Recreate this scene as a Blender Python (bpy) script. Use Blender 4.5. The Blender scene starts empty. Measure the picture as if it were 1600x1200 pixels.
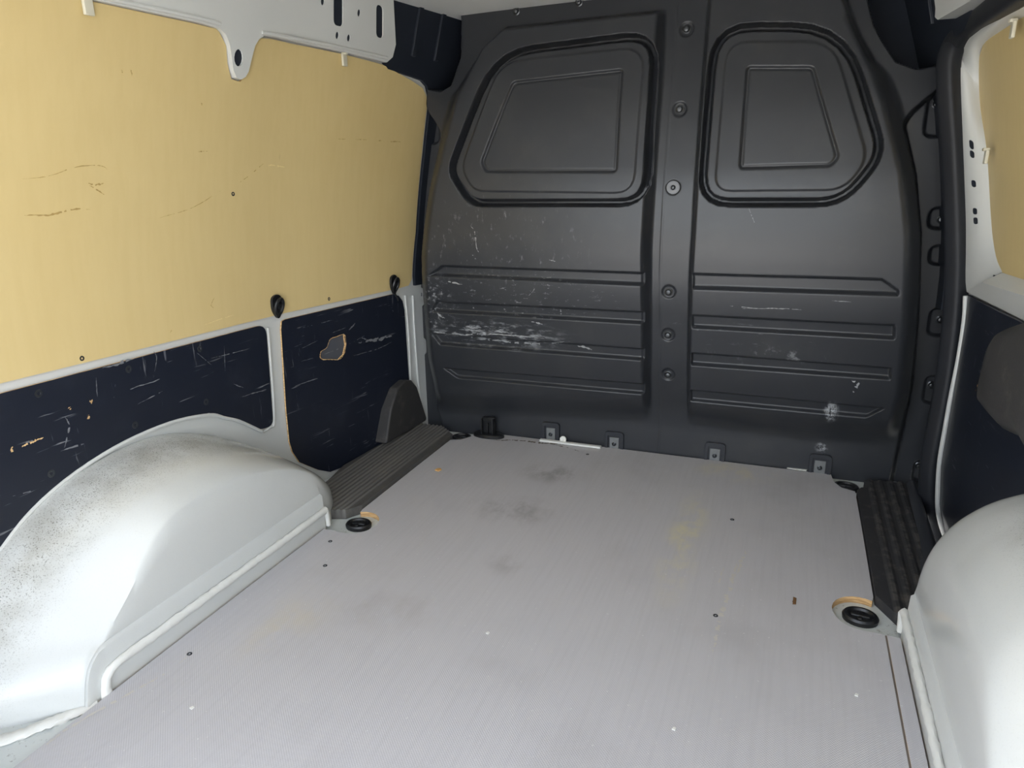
import bpy, bmesh, math, random
import numpy as np
from mathutils import Vector, Matrix
from mathutils.geometry import tessellate_polygon

random.seed(7)
rng = np.random.default_rng(5)
sc = bpy.context.scene
COL = sc.collection
R = math.radians

# ------------------------------------------------------------------ camera
# metres; X to the right, Y towards the bulkhead (Y=0 at its foot), Z up, z=0 top of the floor board
CAM = np.array([0.367, -1.99, 0.81])
AX = np.array([[0.934049678950667, 0.35680408722603185, -0.015557653774079788],
               [0.0886578776921904, -0.2738479957666094, -0.9576779500112382],
               [-0.34596383911511974, 0.8931394731806501, -0.28742112565244426]])  # right, down, forward
FPX = 1125.0
cd = bpy.data.cameras.new('camera')
cam = bpy.data.objects.new('camera', cd)
COL.objects.link(cam)
cd.sensor_width = 36.0
cd.lens = 36.0 * FPX / 1600.0
cd.clip_start = 0.01
mw = Matrix.Identity(4)
for i in range(3):
    mw[i][0] = AX[0][i]; mw[i][1] = -AX[1][i]; mw[i][2] = -AX[2][i]; mw[i][3] = CAM[i]
cam.matrix_world = mw
sc.camera = cam

# ------------------------------------------------------------------ light: clear sky and sunlit ground through the open rear doors
world = bpy.data.worlds.new('sky')
sc.world = world
world.use_nodes = True
bg = world.node_tree.nodes['Background']
sky = world.node_tree.nodes.new('ShaderNodeTexSky')
sky.sky_type = 'NISHITA'; sky.sun_disc = False; sky.sun_elevation = R(48); sky.sun_rotation = R(-35)
sky.air_density = 1.0; sky.dust_density = 3.0; sky.ozone_density = 1.0
hs = world.node_tree.nodes.new('ShaderNodeHueSaturation'); hs.inputs['Saturation'].default_value = .34   # hazy day, camera white balance
world.node_tree.links.new(sky.outputs[0], hs.inputs['Color'])
world.node_tree.links.new(hs.outputs[0], bg.inputs[0])
bg.inputs[1].default_value = 0.75
sun_d = bpy.data.lights.new('sun', 'SUN'); sun_d.energy = 10.0; sun_d.angle = R(2.0); sun_d.color = (1.0, .98, .96)
sun = bpy.data.objects.new('sun', sun_d); COL.objects.link(sun); sun.location = (-2, 4, 6)
sun.rotation_euler = (R(-42), 0, R(35))     # high sun from ahead of the van: lights the ground behind it, never the load space directly
sc.view_settings.view_transform = 'Standard'
sc.view_settings.look = 'None'
sc.view_settings.gamma = 1.0
sc.view_settings.use_curve_mapping = False
sc.view_settings.exposure = 0.82

# ------------------------------------------------------------------ geometry of the place
def bp(px, ax, v):
    d = AX.T @ np.array([px[0] - 800.0, px[1] - 600.0, FPX])
    return CAM + d * (v - CAM[ax]) / d[ax]

def smooth(a, b, x):
    t = np.clip((np.asarray(x, float) - a) / (b - a), 0, 1)
    return t * t * (3 - 2 * t)

def wall_x(y, z):
    """distance of the side walls from the centre line (positive), tapering to the front and leaning in above the belt"""
    b = np.interp(y, [-2.2, -1.25, -0.55, 0.0, 0.3], [0.835, 0.83, 0.80, 0.725, 0.69])
    t = np.clip((np.asarray(z, float) - 0.5) / 0.55, 0, 2)
    return b - 0.09 * t ** 1.5

def bulk_y(z):
    """belly of the bulkhead"""
    zs = np.array([-0.1, 0, .12, .25, .48, .62, .76, .95, 1.13, 1.3])
    ys = np.array([.002, .003, .004, -.040, -.082, -.092, -.082, -.046, 0.004, .05])
    z = np.asarray(z, float)
    # smooth interpolation: average of shifted linear interpolants
    return sum(np.interp(z + o, zs, ys) for o in np.linspace(-.045, .045, 9)) / 9

def on_left(px, h=0.0):
    x = -0.78
    for _ in range(40):
        p = bp(px, 0, x); x = -float(wall_x(p[1], p[2])) + h
    return p

def on_right(px, h=0.0):
    x = 0.74
    for _ in range(40):
        p = bp(px, 0, x); x = float(wall_x(p[1], p[2])) - h
    return p

def on_bulk(px, h=0.0):
    y = -0.05
    for _ in range(30):
        p = bp(px, 1, y); y = float(bulk_y(p[2])) - h
    return p

def on_floor(px, z=0.0):
    return bp(px, 2, z)

LW = lambda pts: [(on_left(p)[1], on_left(p)[2]) for p in pts]
RW = lambda pts: [(on_right(p)[1], on_right(p)[2]) for p in pts]
BK = lambda pts, h=0.02: [(on_bulk(p, h)[0], on_bulk(p, h)[2]) for p in pts]
FL = lambda pts, z=0.0: [(on_floor(p, z)[0], on_floor(p, z)[1]) for p in pts]
map_left = lambda u, v, h: (-float(wall_x(u, v)) + h, u, v)
map_right = lambda u, v, h: (float(wall_x(u, v)) - h, u, v)
map_floor = lambda u, v, h: (u, v, h)

# ------------------------------------------------------------------ helpers
def link(name, me, mat=None, parent=None):
    o = bpy.data.objects.new(name, me)
    COL.objects.link(o)
    if mat is not None:
        for m in (mat if isinstance(mat, (list, tuple)) else [mat]):
            me.materials.append(m)
    if parent is not None:
        o.parent = parent
    return o

def finish(me, angle=35):
    me.update()
    if angle:
        me.shade_smooth()
        me.set_sharp_from_angle(angle=R(angle))
    return me

def from_bm(name, bm, mat, parent=None, angle=35):
    bmesh.ops.recalc_face_normals(bm, faces=bm.faces)
    me = bpy.data.meshes.new(name)
    bm.to_mesh(me); bm.free()
    return link(name, finish(me, angle), mat, parent)

def from_arr(name, v, f, mat, parent=None, angle=35):
    me = bpy.data.meshes.new(name)
    me.from_pydata([tuple(map(float, p)) for p in v], [], [tuple(map(int, q)) for q in f])
    return link(name, finish(me, angle), mat, parent)

def tag(o, label=None, cat=None, group=None, kind=None):
    if label: o['label'] = label
    if cat: o['category'] = cat
    if group: o['group'] = group
    if kind: o['kind'] = kind
    return o

def empty(name, loc=(0, 0, 0)):
    o = bpy.data.objects.new(name, None)
    o.empty_display_size = 0.02
    COL.objects.link(o); o.location = loc
    return o

def bevel(o, w, seg=2, ang=40):
    m = o.modifiers.new('bevel', 'BEVEL')
    m.width = w; m.segments = seg; m.limit_method = 'ANGLE'; m.angle_limit = R(ang)
    m.harden_normals = False
    return o

def rpoly(pts, r, n=6):
    """polygon with rounded corners; r a number or one per corner"""
    out = []; N = len(pts)
    for i in range(N):
        p = np.array(pts[i], float); a = np.array(pts[i - 1], float); b = np.array(pts[(i + 1) % N], float)
        rr = r[i] if isinstance(r, (list, tuple)) else r
        if rr <= 0: out.append(tuple(p)); continue
        da = np.linalg.norm(a - p); db = np.linalg.norm(b - p)
        ua = (a - p) / da; ub = (b - p) / db
        k = min(rr, da * .49, db * .49)
        s, e = p + ua * k, p + ub * k
        for t in np.linspace(0, 1, n):
            out.append(tuple((1 - t) ** 2 * s + 2 * t * (1 - t) * p + t * t * e))
    return out

def panel(name, mp, outline, h0, h1, mats, parent=None, holes=(), step=0.05, angle=35):
    """solid sheet: outline (and holes) in the (u, v) plane of a surface, mapped by mp(u, v, h) between heights h0 and h1.
    material slot 0 the face, slot 1 (if given) the cut edge"""
    loops = [list(outline)] + [list(h) for h in holes]
    flat = [p for l in loops for p in l]
    tris = tessellate_polygon([[Vector((p[0], p[1], 0)) for p in l] for l in loops])
    bm = bmesh.new()
    vs = [bm.verts.new((p[0], p[1], 0)) for p in flat]
    for t in tris:
        try: bm.faces.new([vs[i] for i in t])
        except ValueError: pass
    if step:
        for axis in (0, 1):
            lo = min(p[axis] for p in flat); hi = max(p[axis] for p in flat)
            k = math.ceil(lo / step + 1e-6)
            while k * step < hi - 1e-6:
                co = [0, 0, 0]; no = [0, 0, 0]; co[axis] = k * step; no[axis] = 1
                bmesh.ops.bisect_plane(bm, geom=bm.verts[:] + bm.edges[:] + bm.faces[:], dist=1e-7, plane_co=co, plane_no=no)
                k += 1
    bmesh.ops.remove_doubles(bm, verts=bm.verts, dist=1e-6)
    bm.verts.index_update()
    V = [(v.co.x, v.co.y) for v in bm.verts]
    F = [[v.index for v in f.verts] for f in bm.faces]
    B = [(e.verts[0].index, e.verts[1].index) for e in bm.edges if len(e.link_faces) == 1]
    bm.free()
    n = len(V)
    b2 = bmesh.new()
    nv = [b2.verts.new(mp(u, v, h1)) for u, v in V] + [b2.verts.new(mp(u, v, h0)) for u, v in V]
    for f in F:
        for g in ([nv[i] for i in f], [nv[i + n] for i in reversed(f)]):
            try: b2.faces.new(g)
            except ValueError: pass
    slot = 1 if isinstance(mats, (list, tuple)) and len(mats) > 1 else 0
    for a, b in B:
        f = b2.faces.new([nv[a], nv[b], nv[b + n], nv[a + n]]); f.material_index = slot
    return from_bm(name, b2, mats, parent, angle)

def catmull(pts, k=6, closed=False):
    P = [np.array(p, float) for p in pts]; N = len(P); out = []
    rngi = range(N if closed else N - 1)
    for i in rngi:
        p1, p2 = P[i], P[(i + 1) % N]
        p0 = P[i - 1] if (closed or i > 0) else 2 * p1 - p2
        p3 = P[(i + 2) % N] if (closed or i + 2 < N) else 2 * p2 - p1
        for t in np.linspace(0, 1, k, endpoint=False):
            out.append(.5 * ((2 * p1) + (-p0 + p2) * t + (2 * p0 - 5 * p1 + 4 * p2 - p3) * t * t + (-p0 + 3 * p1 - 3 * p2 + p3) * t ** 3))
    if not closed: out.append(P[-1])
    return out

def sweep(name, path, section, mat, parent=None, up=(0, 0, 1), closed=False, jitter=0.0, angle=35, scale=None):
    """section: list of (a, b); a along side = tangent x up, b along the third axis"""
    P = [np.array(p, float) for p in path]; N = len(P); m = len(section)
    v = []; f = []
    upv = np.array(up, float)
    for i, p in enumerate(P):
        if closed: t = P[(i + 1) % N] - P[i - 1]
        else: t = P[min(i + 1, N - 1)] - P[max(i - 1, 0)]
        t = t / (np.linalg.norm(t) + 1e-12)
        s = np.cross(t, upv); s /= (np.linalg.norm(s) + 1e-12)
        w = np.cross(s, t)
        k = scale[i] if scale is not None else 1.0
        for a, b in section:
            j = 1 + (rng.uniform(-jitter, jitter) if jitter else 0)
            v.append(p + (s * a + w * b) * k * j)
    for i in range(N if closed else N - 1):
        for j in range(m):
            a = i * m + j; b = i * m + (j + 1) % m; c = ((i + 1) % N) * m + (j + 1) % m; d = ((i + 1) % N) * m + j
            f.append((a, b, c, d))
    if not closed:
        f.append(tuple(range(m - 1, -1, -1))); f.append(tuple((N - 1) * m + j for j in range(m)))
    return from_arr(name, v, f, mat, parent, angle)

def circ(r, n=8, ry=None):
    return [(r * math.cos(2 * math.pi * i / n), (ry or r) * math.sin(2 * math.pi * i / n)) for i in range(n)]

def lathe_mesh(name, prof, n=20, sx=1.0, sy=1.0):
    """prof: (radius, height) from the outside in; axis Z"""
    v = []; f = []
    for r, h in prof:
        for i in range(n):
            a = 2 * math.pi * i / n
            v.append((r * sx * math.cos(a), r * sy * math.sin(a), h))
    for k in range(len(prof) - 1):
        for i in range(n):
            f.append((k * n + i, k * n + (i + 1) % n, (k + 1) * n + (i + 1) % n, (k + 1) * n + i))
    f.append(tuple((len(prof) - 1) * n + i for i in range(n)))
    me = bpy.data.meshes.new(name)
    me.from_pydata(v, [], f)
    bm = bmesh.new(); bm.from_mesh(me); bmesh.ops.recalc_face_normals(bm, faces=bm.faces); bm.to_mesh(me); bm.free()
    return finish(me, 35)

def box_bm(bm, x0, x1, y0, y1, z0, z1):
    r = bmesh.ops.create_cube(bm, size=1)
    for q in r['verts']:
        q.co = Vector(((x0 + x1) / 2 + q.co.x * (x1 - x0), (y0 + y1) / 2 + q.co.y * (y1 - y0), (z0 + z1) / 2 + q.co.z * (z1 - z0)))

def ribbon(bm, pts3, w, nrm):
    """thin flat stroke through 3D points, facing nrm"""
    n = np.array(nrm, float); P0 = [np.array(p, float) for p in pts3]; rows = []
    P = []
    for a, b in zip(P0, P0[1:]):
        k = max(2, int(np.linalg.norm(b - a) / .004))
        P += [a + (b - a) * t for t in np.linspace(0, 1, k, endpoint=False)]
    P.append(P0[-1])
    drift = 0.0
    for i, p in enumerate(P):
        t = P[min(i + 1, len(P) - 1)] - P[max(i - 1, 0)]
        s = np.cross(t, n); s /= (np.linalg.norm(s) + 1e-9)
        drift = drift * .8 + random.uniform(-.12, .12) * w
        e = math.sin(math.pi * (i + .4) / (len(P) - .2)) ** .6 * w * random.uniform(.12, .75)
        rows.append((bm.verts.new(p + s * (drift + e / 2)), bm.verts.new(p + s * (drift - e / 2))))
    on = True
    for a, b in zip(rows, rows[1:]):
        on = random.random() < (.85 if on else .35)
        if on: bm.faces.new((a[0], a[1], b[1], b[0]))
    for r_ in rows:
        for q in r_:
            if not q.link_faces: bm.verts.remove(q)

# ------------------------------------------------------------------ materials
def srgb(r, g, b):
    f = lambda c: (c / 255 / 12.92) if c / 255 <= .04045 else ((c / 255 + .055) / 1.055) ** 2.4
    return (f(r), f(g), f(b), 1)

class MatB:
    def __init__(s, name, rough=.5, metal=0.0, spec=.5):
        s.m = bpy.data.materials.new(name); s.m.use_nodes = True
        s.nt = s.m.node_tree; s.b = s.nt.nodes['Principled BSDF']
        s.b.inputs['Roughness'].default_value = rough
        s.b.inputs['Metallic'].default_value = metal
        s.b.inputs['Specular IOR Level'].default_value = spec
        s.co = s.nt.nodes.new('ShaderNodeTexCoord').outputs['Object']
    def col(s, c):
        s.b.inputs['Base Color'].default_value = c; s.last = None; s.base = c; return s
    def scaled(s, sc3, rot=(0, 0, 0)):
        m = s.nt.nodes.new('ShaderNodeMapping'); m.inputs['Scale'].default_value = sc3; m.inputs['Rotation'].default_value = rot
        s.nt.links.new(s.co, m.inputs['Vector']); return m.outputs[0]
    def noise(s, scale=10, detail=3, rough=.5, sc3=(1, 1, 1), rot=(0, 0, 0), dist=0):
        n = s.nt.nodes.new('ShaderNodeTexNoise')
        n.inputs['Scale'].default_value = scale; n.inputs['Detail'].default_value = detail; n.inputs['Roughness'].default_value = rough
        n.inputs['Distortion'].default_value = dist
        s.nt.links.new(s.scaled(sc3, rot), n.inputs['Vector']); return n.outputs[0]
    def ramp(s, fac, a, b):
        r = s.nt.nodes.new('ShaderNodeMapRange'); r.interpolation_type = 'SMOOTHSTEP'
        r.inputs['From Min'].default_value = a; r.inputs['From Max'].default_value = b
        s.nt.links.new(fac, r.inputs['Value']); return r.outputs[0]
    def math(s, op, a, b=None):
        n = s.nt.nodes.new('ShaderNodeMath'); n.operation = op
        for i, q in enumerate((a, b)):
            if q is None: continue
            if isinstance(q, (int, float)): n.inputs[i].default_value = q
            else: s.nt.links.new(q, n.inputs[i])
        return n.outputs[0]
    def mix(s, fac, c):
        n = s.nt.nodes.new('ShaderNodeMix'); n.data_type = 'RGBA'
        if isinstance(fac, (int, float)): n.inputs[0].default_value = fac
        else: s.nt.links.new(fac, n.inputs[0])
        if s.last is None: n.inputs[6].default_value = s.base
        else: s.nt.links.new(s.last, n.inputs[6])
        n.inputs[7].default_value = c
        s.last = n.outputs[2]
        s.nt.links.new(s.last, s.b.inputs['Base Color']); return s
    def bump(s, fac, strength=.2, dist=.001):
        n = s.nt.nodes.new('ShaderNodeBump'); n.inputs['Strength'].default_value = strength; n.inputs['Distance'].default_value = dist
        s.nt.links.new(fac, n.inputs['Height']); s.nt.links.new(n.outputs[0], s.b.inputs['Normal']); return s
    def attr(s, name):
        n = s.nt.nodes.new('ShaderNodeAttribute'); n.attribute_name = name; return n.outputs['Fac']
    def ball(s, c, r, soft=.5):
        """soft blob mask around c with radii r (object coordinates)"""
        sub = s.nt.nodes.new('ShaderNodeVectorMath'); sub.operation = 'SUBTRACT'; s.nt.links.new(s.co, sub.inputs[0]); sub.inputs[1].default_value = c
        div = s.nt.nodes.new('ShaderNodeVectorMath'); div.operation = 'DIVIDE'; s.nt.links.new(sub.outputs[0], div.inputs[0]); div.inputs[1].default_value = r
        ln = s.nt.nodes.new('ShaderNodeVectorMath'); ln.operation = 'LENGTH'; s.nt.links.new(div.outputs[0], ln.inputs[0])
        return s.ramp(ln.outputs['Value'], 1.0, 1.0 - soft)
    def rough_var(s, fac, a, b):
        r = s.nt.nodes.new('ShaderNodeMapRange'); r.inputs['To Min'].default_value = a; r.inputs['To Max'].default_value = b
        s.nt.links.new(fac, r.inputs['Value']); s.nt.links.new(r.outputs[0], s.b.inputs['Roughness']); return s

def paint_mat(name, c, rough=.28):
    m = MatB(name, rough, spec=.5).col(c)
    m.mix(m.math('MULTIPLY', m.ramp(m.noise(4, 4), .45, .75), .12), (c[0] * .8, c[1] * .78, c[2] * .72, 1))
    return m
WHITE = srgb(203, 205, 202)
M_paint = paint_mat('white_paint', WHITE).m
# wheel arch paint: grime settles where the mesh attribute says so
ma = paint_mat('arch_paint', WHITE, .16)
sp = ma.ramp(ma.noise(420, 2, .6), .56, .66)
gr = ma.ramp(ma.noise(14, 4, .6), .35, .7)
ma.mix(ma.math('MULTIPLY', ma.math('MULTIPLY', sp, ma.attr('dirt')), .62), srgb(70, 66, 58))
ma.mix(ma.math('MULTIPLY', ma.math('MULTIPLY', gr, ma.attr('dirt')), .38), srgb(120, 112, 92))
M_arch = ma.m
ms = MatB('sealant', .5).col(srgb(222, 222, 216)); ms.bump(ms.noise(90, 3), .6, .002); M_seal = ms.m

my = MatB('birch_ply_face', .45, spec=.4).col(srgb(212, 190, 136))
my.mix(my.math('MULTIPLY', my.ramp(my.noise(1.0, 4, .6, (60, 60, 1.2)), .35, .7), .11), srgb(190, 165, 108))
my.mix(my.math('MULTIPLY', my.ramp(my.noise(3, 3, .5), .45, .75), .10), srgb(190, 160, 95))
my.mix(my.math('MULTIPLY', my.ramp(my.noise(30, 2, .5, (1, 1, .35)), .76, .80), .15), srgb(150, 122, 76))
M_yellow = my.m
M_edge = (lambda m: (m.mix(m.ramp(m.noise(1, 2, .5, (30, 30, 500)), .4, .6), srgb(190, 150, 100)), m.m)[1])(MatB('ply_cut_edge', .7).col(srgb(226, 190, 138)))

def black_panel_mat():
    m = MatB('phenolic_black_ply', .38, spec=.45).col(srgb(24, 29, 41))
    a = m.ramp(m.noise(1, 3, .65, (40, 6, 95), (R(24), 0, 0)), .63, .68)
    gate = m.ramp(m.noise(5, 2, .5), .42, .62)
    m.mix(m.math('MULTIPLY', m.math('MULTIPLY', a, gate), .6), srgb(150, 152, 156))
    b = m.ramp(m.noise(1, 3, .6, (40, 80, 9), (R(-12), 0, 0)), .66, .71)
    m.mix(m.math('MULTIPLY', m.math('MULTIPLY', b, gate), .4), srgb(140, 142, 148))
    m.mix(m.math('MULTIPLY', m.ramp(m.noise(9, 4, .6), .5, .8), .25), srgb(52, 56, 66))
    m.bump(m.noise(500, 2), .08, .0005)
    return m
M_black = black_panel_mat().m

def bulk_mat():
    m = MatB('bulkhead_plastic', .34, spec=.5).col(srgb(46, 48, 52))
    # white abrasion band and corner scuffs on the left pad, a rubbed mark on the right one
    def scuff(c, r, amt, rough, lo, hi, sc3=(4, 1, 14)):
        n = m.ramp(m.noise(rough, 5, .7, sc3), lo, hi)
        m.mix(m.math('MULTIPLY', m.math('MULTIPLY', n, m.ball(c, r, .8)), amt), srgb(175, 178, 180))
    scuff((-.42, -.11, .345), (.28, .2, .06), .95, 7, .49, .70)
    scuff((-.60, -.09, .42), (.08, .2, .13), .9, 10, .52, .70, (6, 1, 8))
    scuff((-.33, -.11, .47), (.36, .2, .10), .7, 12, .58, .72, (4, 1, 10))
    scuff((.50, -.06, .195), (.022, .2, .04), 1.0, 30, .45, .6, (3, 1, 2))
    scuff((.49, -.0, .072), (.02, .2, .02), .8, 30, .42, .6, (3, 1, 3))
    scuff((.25, -.11, .39), (.30, .2, .05), .4, 8, .6, .72, (3, 1, 16))
    scuff((.33, -.11, .34), (.2, .2, .04), .4, 14, .55, .7, (2, 1, 2))
    scuff((-.40, -.11, .62), (.34, .2, .20), .4, 9, .58, .74, (8, 1, 4))
    m.mix(m.math('MULTIPLY', m.ramp(m.noise(5, 5, .65), .45, .8), .18), srgb(88, 87, 83))
    m.bump(m.noise(700, 2), .10, .0006)
    m.rough_var(m.noise(6, 3), .28, .38)
    return m
M_bulk = bulk_mat().m

def simple(name, c, rough=.5, spec=.5, metal=0.0, var=.15, scale=8, bump=0):
    m = MatB(name, rough, metal, spec).col(c)
    m.mix(m.math('MULTIPLY', m.ramp(m.noise(scale, 4, .6), .4, .75), var), (min(1, c[0] * 1.6 + .02), min(1, c[1] * 1.6 + .02), min(1, c[2] * 1.6 + .02), 1))
    if bump: m.bump(m.noise(400, 2), bump, .001)
    return m.m
M_trim = simple('black_trim_plastic', srgb(44, 46, 51), .42, .45, var=.2)
M_dark = simple('dark_cavity_plastic', srgb(34, 39, 48), .5, .3, var=.1)
M_rubber = simple('black_rubber', srgb(36, 38, 43), .5, .35, var=.12)
M_plug = simple('black_plug', srgb(24, 25, 27), .35, .5, var=.2)
M_steel = simple('zinc_steel', srgb(118, 120, 120), .5, .4, .2, .2, 60)
M_bolt = simple('black_steel', srgb(70, 72, 74), .28, .5, .7, .2, 60)
M_white_plastic = simple('white_plastic', srgb(226, 226, 220), .45, .4, var=.05)
M_clip = simple('clear_white_plastic', srgb(210, 205, 185), .35, .5, var=.05)
M_void = simple('body_cavity', srgb(52, 55, 58), .8, .2, var=.1)
M_chip = simple('raw_wood', srgb(214, 168, 108), .75, .2, var=.2, scale=200)
M_brown = simple('dry_leaf', srgb(110, 82, 54), .8, .2, var=.3, scale=200)
M_scratch_dark = simple('dark_scuff', srgb(168, 142, 88), .7, .2, var=.3, scale=100)
M_scratch_light = simple('light_scratch', srgb(150, 152, 152), .7, .2, var=.3, scale=100)
M_scratch_mid = simple('grey_scuff', srgb(112, 114, 118), .7, .2, var=.3, scale=100)

mt = MatB('ribbed_tread', .5, spec=.45).col(srgb(78, 77, 75))
mt.mix(mt.math('MULTIPLY', mt.ramp(mt.noise(1, 3, .6, (160, 2, 30)), .42, .7), .30), srgb(118, 115, 110))
mt.mix(mt.math('MULTIPLY', mt.ramp(mt.noise(16, 4, .6), .45, .8), .4), srgb(112, 106, 96))
mt.mix(mt.math('MULTIPLY', mt.attr('wear'), .55), srgb(128, 125, 120))
M_tread = mt.m
mt = MatB('dusty_tread', .7, spec=.3).col(srgb(52, 52, 54))
mt.mix(mt.math('MULTIPLY', mt.ramp(mt.noise(22, 5, .7), .5, .78), .5), srgb(112, 106, 98))
mt.mix(mt.math('MULTIPLY', mt.math('MULTIPLY', mt.attr('wear'), mt.ramp(mt.noise(40, 3), .45, .6)), .35), srgb(110, 106, 100))
mt.bump(mt.noise(300, 3), .3, .001)
M_tread2 = mt.m
mt = MatB('scuffed_plastic', .55, spec=.4).col(srgb(58, 57, 57))
mt.mix(mt.math('MULTIPLY', mt.ramp(mt.noise(18, 5, .7), .5, .8), .4), srgb(112, 106, 98))
mt.bump(mt.noise(300, 3), .3, .001)
M_scuffed = mt.m

def floor_mat():
    m = MatB('antislip_floor_film', .48, spec=.4).col(srgb(190, 188, 190))
    m.mix(m.math('MULTIPLY', m.ramp(m.noise(1, 3, .6, (120, 5, 1)), .4, .7), .14), srgb(162, 160, 162))
    m.mix(m.math('MULTIPLY', m.ramp(m.noise(3.2, 4, .6), .5, .8), .35), srgb(156, 153, 152))
    for c, r, a, k in (((.20, -.50, 0), (.06, .32, 1), 1.0, srgb(210, 202, 168)), ((.28, -.07, 0), (.16, .09, 1), .7, srgb(206, 198, 172)),
                       ((-.45, -1.06, 0), (.10, .16, 1), .6, srgb(196, 188, 172)), ((-.19, -.24, 0), (.13, .09, 1), .8, srgb(134, 130, 128)),
                       ((-.22, -.48, 0), (.15, .10, 1), .8, srgb(136, 132, 129)), ((-.14, -.72, 0), (.07, .07, 1), .45, srgb(136, 132, 130)),
                       ((-.30, -.95, 0), (.16, .10, 1), .3, srgb(150, 142, 136))):
        n = m.ramp(m.noise(14, 5, .65, (1, .6, 1)), .38, .68)
        m.mix(m.math('MULTIPLY', m.math('MULTIPLY', n, m.ball(c, r, .9)), a), k)
    m.mix(m.math('MULTIPLY', m.ramp(m.noise(160, 2, .5), .70, .74), .6), srgb(215, 215, 212))
    # fine pressed mesh pattern
    w1 = m.nt.nodes.new('ShaderNodeTexWave'); w1.inputs['Scale'].default_value = 95; m.nt.links.new(m.scaled((1, 1, 1), (0, 0, R(45))), w1.inputs[0])
    w2 = m.nt.nodes.new('ShaderNodeTexWave'); w2.inputs['Scale'].default_value = 95; m.nt.links.new(m.scaled((1, 1, 1), (0, 0, R(-45))), w2.inputs[0])
    m.bump(m.math('ADD', w1.outputs[1], w2.outputs[1]), .22, .0006)
    return m.m
M_floor = floor_mat()
M_pan = paint_mat('floor_pan_paint', srgb(205, 210, 208), .35)
M_pan.mix(M_pan.math('MULTIPLY', M_pan.ramp(M_pan.noise(120, 3, .7), .6, .72), .5), srgb(90, 82, 70))
M_pan = M_pan.m
M_roof = paint_mat('roof_paint', srgb(228, 230, 228), .4).m
M_ground = simple('pale_concrete', srgb(176, 174, 170), .9, .2, var=.2, scale=3)

# ------------------------------------------------------------------ large structure: shell of the load space
def grid_surface(name, us, vs, fn, mat, parent=None, angle=35):
    v = [fn(u, w) for w in vs for u in us]; n = len(us)
    f = [(j * n + i, j * n + i + 1, (j + 1) * n + i + 1, (j + 1) * n + i) for j in range(len(vs) - 1) for i in range(n - 1)]
    return from_arr(name, v, f, mat, parent, angle)

YB = -1.80   # rear opening
bm = bmesh.new(); box_bm(bm, -.86, .705, YB, .28, -.05, -.014)
tag(from_bm('floor', bm, M_pan), 'pale grey painted steel floor pan showing at the edges of the board', kind='structure')

bm = bmesh.new(); box_bm(bm, .66, .93, YB, .28, -.19, -.16)
tag(from_bm('floor_step', bm, M_dark), 'dark step well inside the right side door', kind='structure')
ys = np.linspace(YB, .16, 44); zs = np.linspace(-.03, 1.25, 40)
wall_left = tag(grid_surface('wall_left', ys, [z for z in zs if z < 1.09], lambda y, z: (-float(wall_x(y, z)) - .001, y, z), M_paint), 'white painted steel side wall behind the lining panels', kind='structure')
# outer skins keep daylight out of the cavities
for s, nm in ((-1, 'body_skin'), (1, 'body_skin')):
    bm = bmesh.new(); box_bm(bm, *(sorted((s * .93, s * .96))), YB, .45, -.2, 1.30)
    o = from_bm(nm, bm, M_void, None)
    o.name = 'wall_outer_left' if s < 0 else 'wall_outer_right'
    tag(o, 'outer steel body skin on the ' + ('left' if s < 0 else 'right') + ' side', kind='structure')
for s in (-1, 1):   # rear ends of the side cavities
    bm = bmesh.new(); box_bm(bm, *(sorted((s * .66, s * .95))), YB - .02, YB, -.2, 1.30)
    o = from_bm('wall_rear_left' if s < 0 else 'wall_rear_right', bm, M_paint)
    tag(o, 'white body pillar beside the open rear doors, ' + ('left' if s < 0 else 'right'), kind='structure')
xs = np.linspace(-.95, .95, 39); ysr = np.linspace(YB - .02, .45, 30)
def ceil_fn(x, y):
    return (x, y, 1.226 - .010 * (x / .6) ** 2)
ceiling = tag(grid_surface('ceiling', xs, ysr, ceil_fn, M_roof), 'pale grey painted steel van roof', kind='structure')
bm = bmesh.new(); box_bm(bm, -25, 25, -30, 20, -.62, -.60)
tag(from_bm('ground', bm, M_ground), 'pale concrete ground outside the van', kind='structure')
bm = bmesh.new(); box_bm(bm, -.96, .96, .40, .44, -.05, 1.32)
tag(from_bm('wall_cab', bm, M_dark), 'dark cab side of the van behind the bulkhead', kind='structure')

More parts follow.
